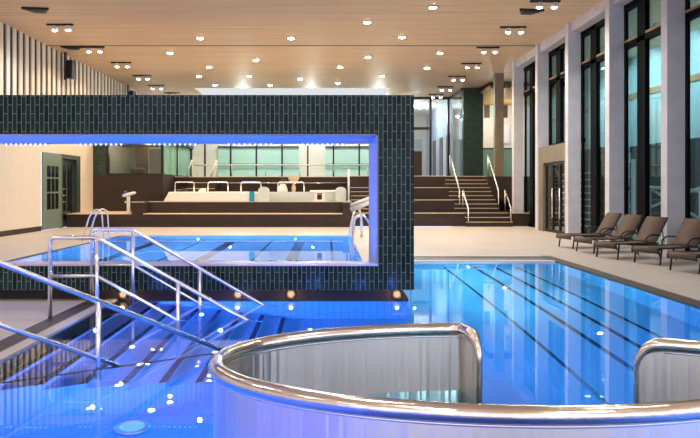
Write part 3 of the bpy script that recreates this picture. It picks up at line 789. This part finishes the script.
# denser near ends
def at(s_):
    s_ = max(0, min(L[-1], s_))
    for i in range(1, N + 1):
        if L[i] >= s_:
            t_ = (s_ - L[i - 1]) / (L[i] - L[i - 1]); return plan[i - 1] * (1 - t_) + plan[i] * t_
    return plan[-1]
svals = [RC * (1 - math.cos(k * PI / 20)) for k in range(10)] + [RC + (L[-1] - 2 * RC) * k / 140 for k in range(141)] + [L[-1] - RC * (1 - math.cos(k * PI / 20)) for k in reversed(range(10))]
def topz(s_):
    e = min(s_, L[-1] - s_)
    if e >= RC: return RZ
    return RZ - RC + math.sqrt(max(0, RC * RC - (RC - e) ** 2))
path = [(at(0).x, at(0).y, -.6), (at(0).x, at(0).y, RZ - RC - .1)]
for s_ in svals: p = at(s_); path.append((p.x, p.y, topz(s_)))
p = at(L[-1]); path += [(p.x, p.y, RZ - RC - .1), (p.x, p.y, -.6)]
rr = [.022] * 2 + [.022 + (RR - .022) * min(1, min(s_, L[-1] - s_) / .12) for s_ in svals] + [.022] * 2
q = MB(); q.tube(path, rr, 18); q.build('rolled_rim', M['rimsteel'], tub)
q = MB()
rows = []
for s_ in svals:
    p = at(s_); e = .02
    t_ = (at(min(L[-1], s_ + e)) - at(max(0, s_ - e))).normalized(); nrm = Vector((t_.y, -t_.x))
    zt = topz(s_)
    i0 = len(q.v)
    for off in (-.017, .017):
        for z in (D, -.3, .0, zt):
            pp = p + nrm * off; q.v.append((pp.x, pp.y, z))
    rows.append(i0)
for a, b_ in zip(rows[:-1], rows[1:]):
    for k in range(3):
        q.face([a + k, b_ + k, b_ + k + 1, a + k + 1], 0, True); q.face([a + 4 + k, a + 5 + k, b_ + 5 + k, b_ + 4 + k], 0, True)
for a in (rows[0], rows[-1]):
    for k in range(3): q.face([a + k, a + k + 1, a + 5 + k, a + 4 + k], 0)
q.build('sheet_wall', M['steel'], tub)
# weld seam below the rim
q = MB(); q.tube([(p_.x, p_.y, RZ - .050) for p_ in [at(RC + (L[-1] - 2 * RC) * k / 120) for k in range(121)]], .0195, 8); q.build('seam', M['chrome'], tub)

# ------------------------------------------------------------------ pool handrails
def rail_set(name, loc, label, parts):
    s = thing(name, loc, label, 'handrail', 'steel handrails into the front pool')
    for nm, pts, r in parts:
        q = MB(); q.tube(pts, r, 12); q.build(nm, M['chrome'], s)
    return s
R1 = .024
YB = 7.9
def w2(px, py, Y): return tuple(W(px, py, Y))
xa, xb, xc, xe = [(q_ - VX) * YB / F for q_ in (50, 97, 178, 246)]
zt, zm = .935, .49
sl_ = (zt - (-.02)) / (xe - xb)
rail_set('pool_handrail', (xa, YB, 0), 'steel double handrail descending into the pool, middle of three', [
    ('top_rail', fillet([(xa, YB, 0), (xa, YB, zt), (xb, YB, zt), (xe, YB, -.02), (xe + .2, YB, -.02 - sl_ * .2)], .07), R1),
    ('mid_rail', [(xa, YB, zm), (xb, YB, zm), (xb + (zm + .02) / sl_, YB, -.02), (xb + (zm + .15) / sl_, YB, -.15)], R1 * .85),
    ('post', [(xb, YB, zt), (xb, YB, -.2)], R1), ('post', [(xc, YB, zt - sl_ * (xc - xb)), (xc, YB, -.7)], R1)])
YC = 8.95
xa, xb, xc, xe = [(q_ - VX) * YC / F for q_ in (92, 133, 200, 262)]
zt, zm = .96, .50
sl_ = (zt + .02) / (xe - xb)
rail_set('pool_handrail', (xa, YC, 0), 'steel double handrail descending into the pool, closest to the tiled portal', [
    ('top_rail', fillet([(xa, YC, 0), (xa, YC, zt), (xb, YC, zt), (xe, YC, -.02), (xe + .2, YC, -.02 - sl_ * .2)], .07), R1),
    ('mid_rail', [(xa, YC, zm), (xb, YC, zm), (xb + (zm + .02) / sl_, YC, -.02), (xb + (zm + .15) / sl_, YC, -.15)], R1 * .85),
    ('post', [(xb, YC, zt), (xb, YC, -.2)], R1), ('post', [(xc, YC, zt - sl_ * (xc - xb)), (xc, YC, -.7)], R1)])
# near slanting rail
P1 = Vector((-.965, 6.38, -.02)); P0 = Vector((-2.59, 5.36, .92)); dn = (P0 - P1)
Pu = P1 + dn * 1.32; Pd = P1 - dn * .12
Q1 = Vector((-1.87, 6.02, -.02)); Q0 = Q1 + dn * .60; Q1 = Vector((-1.85, 5.83, -.02)); Qu = Q1 + dn * 1.1; Qd = Q1 - dn * .08
# the lower rail runs in the same slanting plane
tq = .5185; base = P1 + dn * tq
Q1 = Vector((base.x, base.y, -.02)); Qu = Q1 + dn * .78; Qd = Q1 - dn * .1
hd = Vector((dn.x, dn.y, 0)).normalized()
pz = P1 + dn * .604
ld = Pu + hd * .9
rail_set('pool_handrail', (ld.x, ld.y, 0), 'steel double handrail slanting across the lower left, closest to the viewer', [
    ('top_rail', fillet([(ld.x, ld.y, 0), (ld.x, ld.y, Pu.z), tuple(Pu), tuple(Pd)], .07), R1),
    ('mid_rail', [(ld.x, ld.y, Qu.z), tuple(Qu), tuple(Qd)], R1 * .85),
    ('post', [tuple(pz), (pz.x, pz.y, -.35)], R1), ('post', [tuple(Pu), (Pu.x, Pu.y, 0)], R1)])

# ladders of the rear pool
def ladder(x, y, sgn, lab, dy=.5, hgt=.92):
    s = thing('pool_ladder', (x, y, 0), lab, 'pool ladder', 'steel ladders of the rear pool')
    for yy in (y - dy / 2, y + dy / 2):
        q = MB(); q.tube(fillet([(x - sgn * .45, yy, 0), (x - sgn * .25, yy, hgt * .75), (x - sgn * .08, yy, hgt), (x + sgn * .12, yy, hgt * .92), (x + sgn * .16, yy, .3), (x + sgn * .12, yy, -.9)], .12), .024)
        q.build('stringer', M['chrome'], s)
    for z in (-.25, -.5, -.75):
        q = MB(); q.tube([(x + sgn * .13, y - dy / 2, z), (x + sgn * .13, y + dy / 2, z)], .02); q.build('rung', M['chrome'], s)
ladder(-6.72, 20.1, 1, 'steel pool ladder at the left edge of the rear pool')
ladder(.72, 15.6, -1, 'steel pool ladder at the right edge of the rear pool beside the portal jamb')
s = thing('pool_hoist', (.95, 21.0, 0), 'white twin-beam pool hoist on steel legs behind the portal jamb', 'pool hoist')
for dy_ in (-.16, .16):
    q = MB(); q.tube([W(350.5, 208 + dy_ * 12, 21 + dy_), W(374, 199 + dy_ * 12, 21 + dy_)], .07, 12); q.build('beam', M['white'], s)
q = MB(); a = W(355, 210, 20.8); q.tube(fillet([a, (a.x - .12, 20.8, .45), (a.x - .18, 20.8, 0)], .1), .035); q.build('leg', M['chrome'], s)
q = MB(); a = W(359, 209, 21.2); q.tube(fillet([a, (a.x + .08, 21.2, .6), (a.x + .08, 21.2, 0)], .1), .045); q.build('leg', M['chrome'], s)

# ------------------------------------------------------------------ loungers
lo = thing('sun_lounger', (0, 0, 0), '', 'sun lounger', 'brown sun loungers along the right deck', local=True)
SH, BW = .335, .62
prof = [(-.02, SH - .10), (-.045, SH - .06), (-.035, SH - .02), (0, SH + .005), (.08, SH + .012), (.35, SH - .006), (.7, SH - .014), (1.0, SH - .008), (1.22, SH)]
th = .014
pl_ = prof + [(x, z - th) for x, z in reversed(prof)]
pl_[len(prof)*2-1] = (-.005, SH - .105); 
q = MB()
def ribbon(q, prof, y0, y1, th, m=0):
    n = len(prof); nn = []
    for i in range(n):
        a = Vector(prof[max(0, i - 1)]); b = Vector(prof[min(n - 1, i + 1)]); d_ = (b - a).normalized(); nn.append(Vector((d_.y, -d_.x)))
    b0 = len(q.v)
    for i, (x, z) in enumerate(prof):
        o = nn[i] * th
        q.v += [(x, y0, z), (x, y1, z), (x + o.x, y1, z + o.y), (x + o.x, y0, z + o.y)]
    for i in range(n - 1):
        a, b = b0 + 4 * i, b0 + 4 * i + 4
        for k in range(4):
            l = (k + 1) % 4; q.face([a + l, a + k, b + k, b + l], m, k in (0, 2))
    q.face([b0, b0 + 1, b0 + 2, b0 + 3]); e = b0 + 4 * (n - 1); q.face([e + 3, e + 2, e + 1, e])
ribbon(q, prof, -BW / 2 + .02, BW / 2 - .02, th); q.build('seat_sling', M['sling'], lo)
bprof = [(1.16, SH + .015), (1.24, SH + .06), (1.38, SH + .26), (1.52, SH + .46), (1.57, SH + .53), (1.60, SH + .545), (1.62, SH + .53)]
q = MB(); ribbon(q, bprof, -BW / 2 + .03, BW / 2 - .03, th); q.build('back_sling', M['sling'], lo)
q = MB()
for s_ in (-1, 1):
    y = s_ * BW / 2; q.tube(fillet([(-.02, y, SH - .11), (-.03, y, SH - .01), (.1, y, SH - .005), (1.28, y, SH - .01)], .05), .017, 8)
q.tube([(-.02, -BW / 2, SH - .09), (-.02, BW / 2, SH - .09)], .015, 8); q.tube([(1.25, -BW / 2, SH - .02), (1.25, BW / 2, SH - .02)], .015, 8)
q.build('seat_frame', M['loungeframe'], lo)
q = MB()
for s_ in (-1, 1):
    y = s_ * (BW / 2 - .02); q.tube([(1.16, y, SH), (1.26, y, SH + .05), (1.6, y, SH + .53)], .015, 8)
q.tube([(1.6, -BW / 2 + .02, SH + .53), (1.6, BW / 2 - .02, SH + .53)], .015, 8); q.tube([(1.45, -BW / 2 + .05, SH + .3), (1.52, -BW / 2 + .05, SH - .02)], .012, 8)
q.build('back_frame', M['loungeframe'], lo)
for s_ in (-1, 1):
    y = s_ * BW / 2
    q = MB(); q.tube([(.10, y, SH - .02), (.05, y, .0)], .019, 8); q.build('leg', M['loungeframe'], lo)
    q = MB(); q.tube([(1.22, y, SH - .02), (1.34, y, 0)], .019, 8); q.build('leg', M['loungeframe'], lo)
    q = MB(); q.tube(fillet([(.92, y, SH), (.88, y, SH + .09), (1.02, y, SH + .17), (1.26, y, SH + .17), (1.34, y, SH + .15)], .08), .017, 8); q.build('armrest', M['loungeframe'], lo)
LS = [((6.00, 17.65), 13, 'brown mesh sun lounger, farthest along the deck and nearest the glass doors'), ((5.98, 16.35), 17, 'brown mesh sun lounger, second farthest along the deck'),
      ((5.93, 15.0), 20, 'brown mesh sun lounger in the middle, its back against the concrete column'), ((6.27, 13.9), 23, 'brown mesh sun lounger, second nearest, its raised back at the picture edge'),
      ((6.32, 12.55), 21, 'brown mesh sun lounger cut off by the right picture edge, nearest one')]
for i, ((x, y), a, lb) in enumerate(LS):
    o = lo if i == 0 else copy_tree(lo)
    an = math.radians(a); ax = Vector((math.cos(an), math.sin(an))); wd = Vector((-ax.y, ax.x))
    base = Vector((x, y)) - ax * .05 - wd * (BW / 2)
    o.location = (base.x, base.y, 0); o.rotation_euler = (0, 0, an); o.scale = (.91, 1, 1); o['label'] = lb

# underwater lamps
def pool_lamp(x, y, lab):
    s = thing('underwater_lamp', (x, y, D), lab, 'lamp', 'lamps set in the pool floor')
    q = MB(); q.lathe([(.16, D), (.15, D + .03), (.11, D + .035)], (x, y, 0), 20); q.build('ring', M['chrome'], s)
    q = MB(); q.ball((x, y, D + .03), .11, .11, .03, 16, 6); q.build('lens', M['poollens'], s)
pool_lamp(-1.62, 5.62, 'glowing round lamp in the pool floor at lower left')
pool_lamp(.35, 7.9, 'glowing round lamp in the pool floor behind the steel tub')

# ------------------------------------------------------------------ lights
def light(kind, name, loc, energy, col, **kw):
    l = bpy.data.lights.new(name, kind); l.energy = energy; l.color = col
    for k_, v_ in kw.items(): setattr(l, k_, v_)
    o = bpy.data.objects.new(name, l); COL.objects.link(o); o.location = loc
    return o
WARM = (1, .71, .44)
for i, (X, Y, e) in enumerate(LIGHTS):
    light('SPOT', 'ceiling_spot', (X, Y, CEIL - .26), 275 * e, WARM if Y > 24 else (1, .92, .82), spot_size=2.7, spot_blend=.8, shadow_soft_size=.08)
for y in (-6, -1, 4, 9, 14, 18):  # unseen spots added over the near hall, no lamps modelled for them
    for x in (-7.5, -1.0, 4.5):
        light('SPOT', 'ceiling_spot', (x, y, CEIL - .2), 260, (1, .93, .86), spot_size=2.7, spot_blend=.8, shadow_soft_size=.1)
# beyond the glazing
for y in (15.5, 19.0, 22.5, 25.5):
    l = light('SPOT', 'hall_light', (10.2, y, CEIL - .5), 380, (.86, .95, 1), spot_size=2.2, spot_blend=.5, shadow_soft_size=.05)
    l.rotation_euler = Vector((1, 0.15, -.9)).to_track_quat('-Z', 'Y').to_euler()
light('POINT', 'hall_light', (9.7, 38.6, 5.5), 150, (1, .92, .78), shadow_soft_size=.05)
for x in (-5, -1, 3): light('POINT', 'hall_light', (x, 39.9, 6.2), 420, (1, .97, .92), shadow_soft_size=.05)  # added points that light the facade behind the far glass
light('POINT', 'hall_light', (5.6, 44, 6.2), 230, (.85, .92, 1), shadow_soft_size=.05)
light('POINT', 'hall_light', (-8.6, 32.6, 3.4), 40, (1, .85, .6), shadow_soft_size=.1)
# lamps under water
BLUE = (.05, .25, 1.0)
def area(name, loc, rot, sx, sy, e, col):
    o = light('AREA', name, loc, e, col, shape='RECTANGLE', size=sx, size_y=sy); o.rotation_euler = rot; return o
for (x, y, e, c) in ((-2.0, 2.2, 60, (.12, .18, 1)), (-1.3, 5.0, 60, (.06, .24, 1)), (.0, 7.6, 70, (.03, .28, 1)), (3.8, 2.4, 50, (.1, .3, 1)), (3.0, 7.5, 55, (.06, .38, 1)), (2.8, 10.8, 60, (.10, .62, .95)), (2.8, 13.6, 65, (.16, .72, .95)), (-1.6, 8.6, 45, (.05, .2, 1)), (1.1, 4.2, 4, (.3, .5, .5))):
    light('POINT', 'underwater_light', (x, y, -.35), e * 2.6, c, shadow_soft_size=.02)
for y in (6.6, 7.6, 8.6): light('POINT', 'underwater_light', (-1.9, y, -.07), 16, (.30, .34, 1), shadow_soft_size=.02)  # points added just below the surface to brighten the step treads
for (x, y) in ((-5.2, 13), (-2.2, 13), (-.6, 13), (-5.2, 18), (-2.6, 18), (-.4, 18), (-4, 21), (-1, 21)):
    light('POINT', 'underwater_light', (x, y, -.3), 430, (.13, .47, 1), shadow_soft_size=.02)
# hidden blue area light added behind the overflow lip to colour the soffit
area('soffit_fill', (-4.5, 9.62, .42), (PI, 0, 0), 9.5, .08, 330, (.015, .16, 1))
for X in (-2.77, -1.22, -.5, .93): light('POINT', 'plinth_light', (X, 9.16, .06), 1.6, (1, .6, .3), shadow_soft_size=.02)
for X in (-2.6, -1.2, -.2, .5, 1.0): light('POINT', 'water_glow_fill', (X, 7.6, .04), 9, (.04, .2, 1), shadow_soft_size=.02)  # added blue points above the water, standing in for pool glow on the tiles

# ------------------------------------------------------------------ world, camera, view
wd = bpy.data.worlds.new('dusk'); SC.world = wd; wd.use_nodes = True
bg = wd.node_tree.nodes['Background']; bg.inputs[0].default_value = (.68, .69, .88, 1); bg.inputs[1].default_value = 1.9
cam = bpy.data.cameras.new('camera'); co = bpy.data.objects.new('camera', cam); COL.objects.link(co)
co.location = (0, 0, CH); co.rotation_euler = (PI / 2, 0, 0)
cam.sensor_width = 36; cam.lens = F / 700 * 36; cam.shift_x = (350 - VX) / 700; cam.shift_y = -(219 - VY) / 700; cam.clip_end = 200
SC.camera = co
SC.view_settings.view_transform = 'Standard'; SC.view_settings.look = 'None'; SC.view_settings.gamma = 1; SC.view_settings.use_curve_mapping = False
SC.view_settings.exposure = 0.14
SC.cycles.caustics_reflective = False; SC.cycles.caustics_refractive = False
SC.cycles.max_bounces = 10; SC.cycles.transparent_max_bounces = 12; SC.cycles.transmission_bounces = 8; SC.cycles.sample_clamp_indirect = 6
for o in bpy.data.objects:
    if '_org' in o: del o['_org']
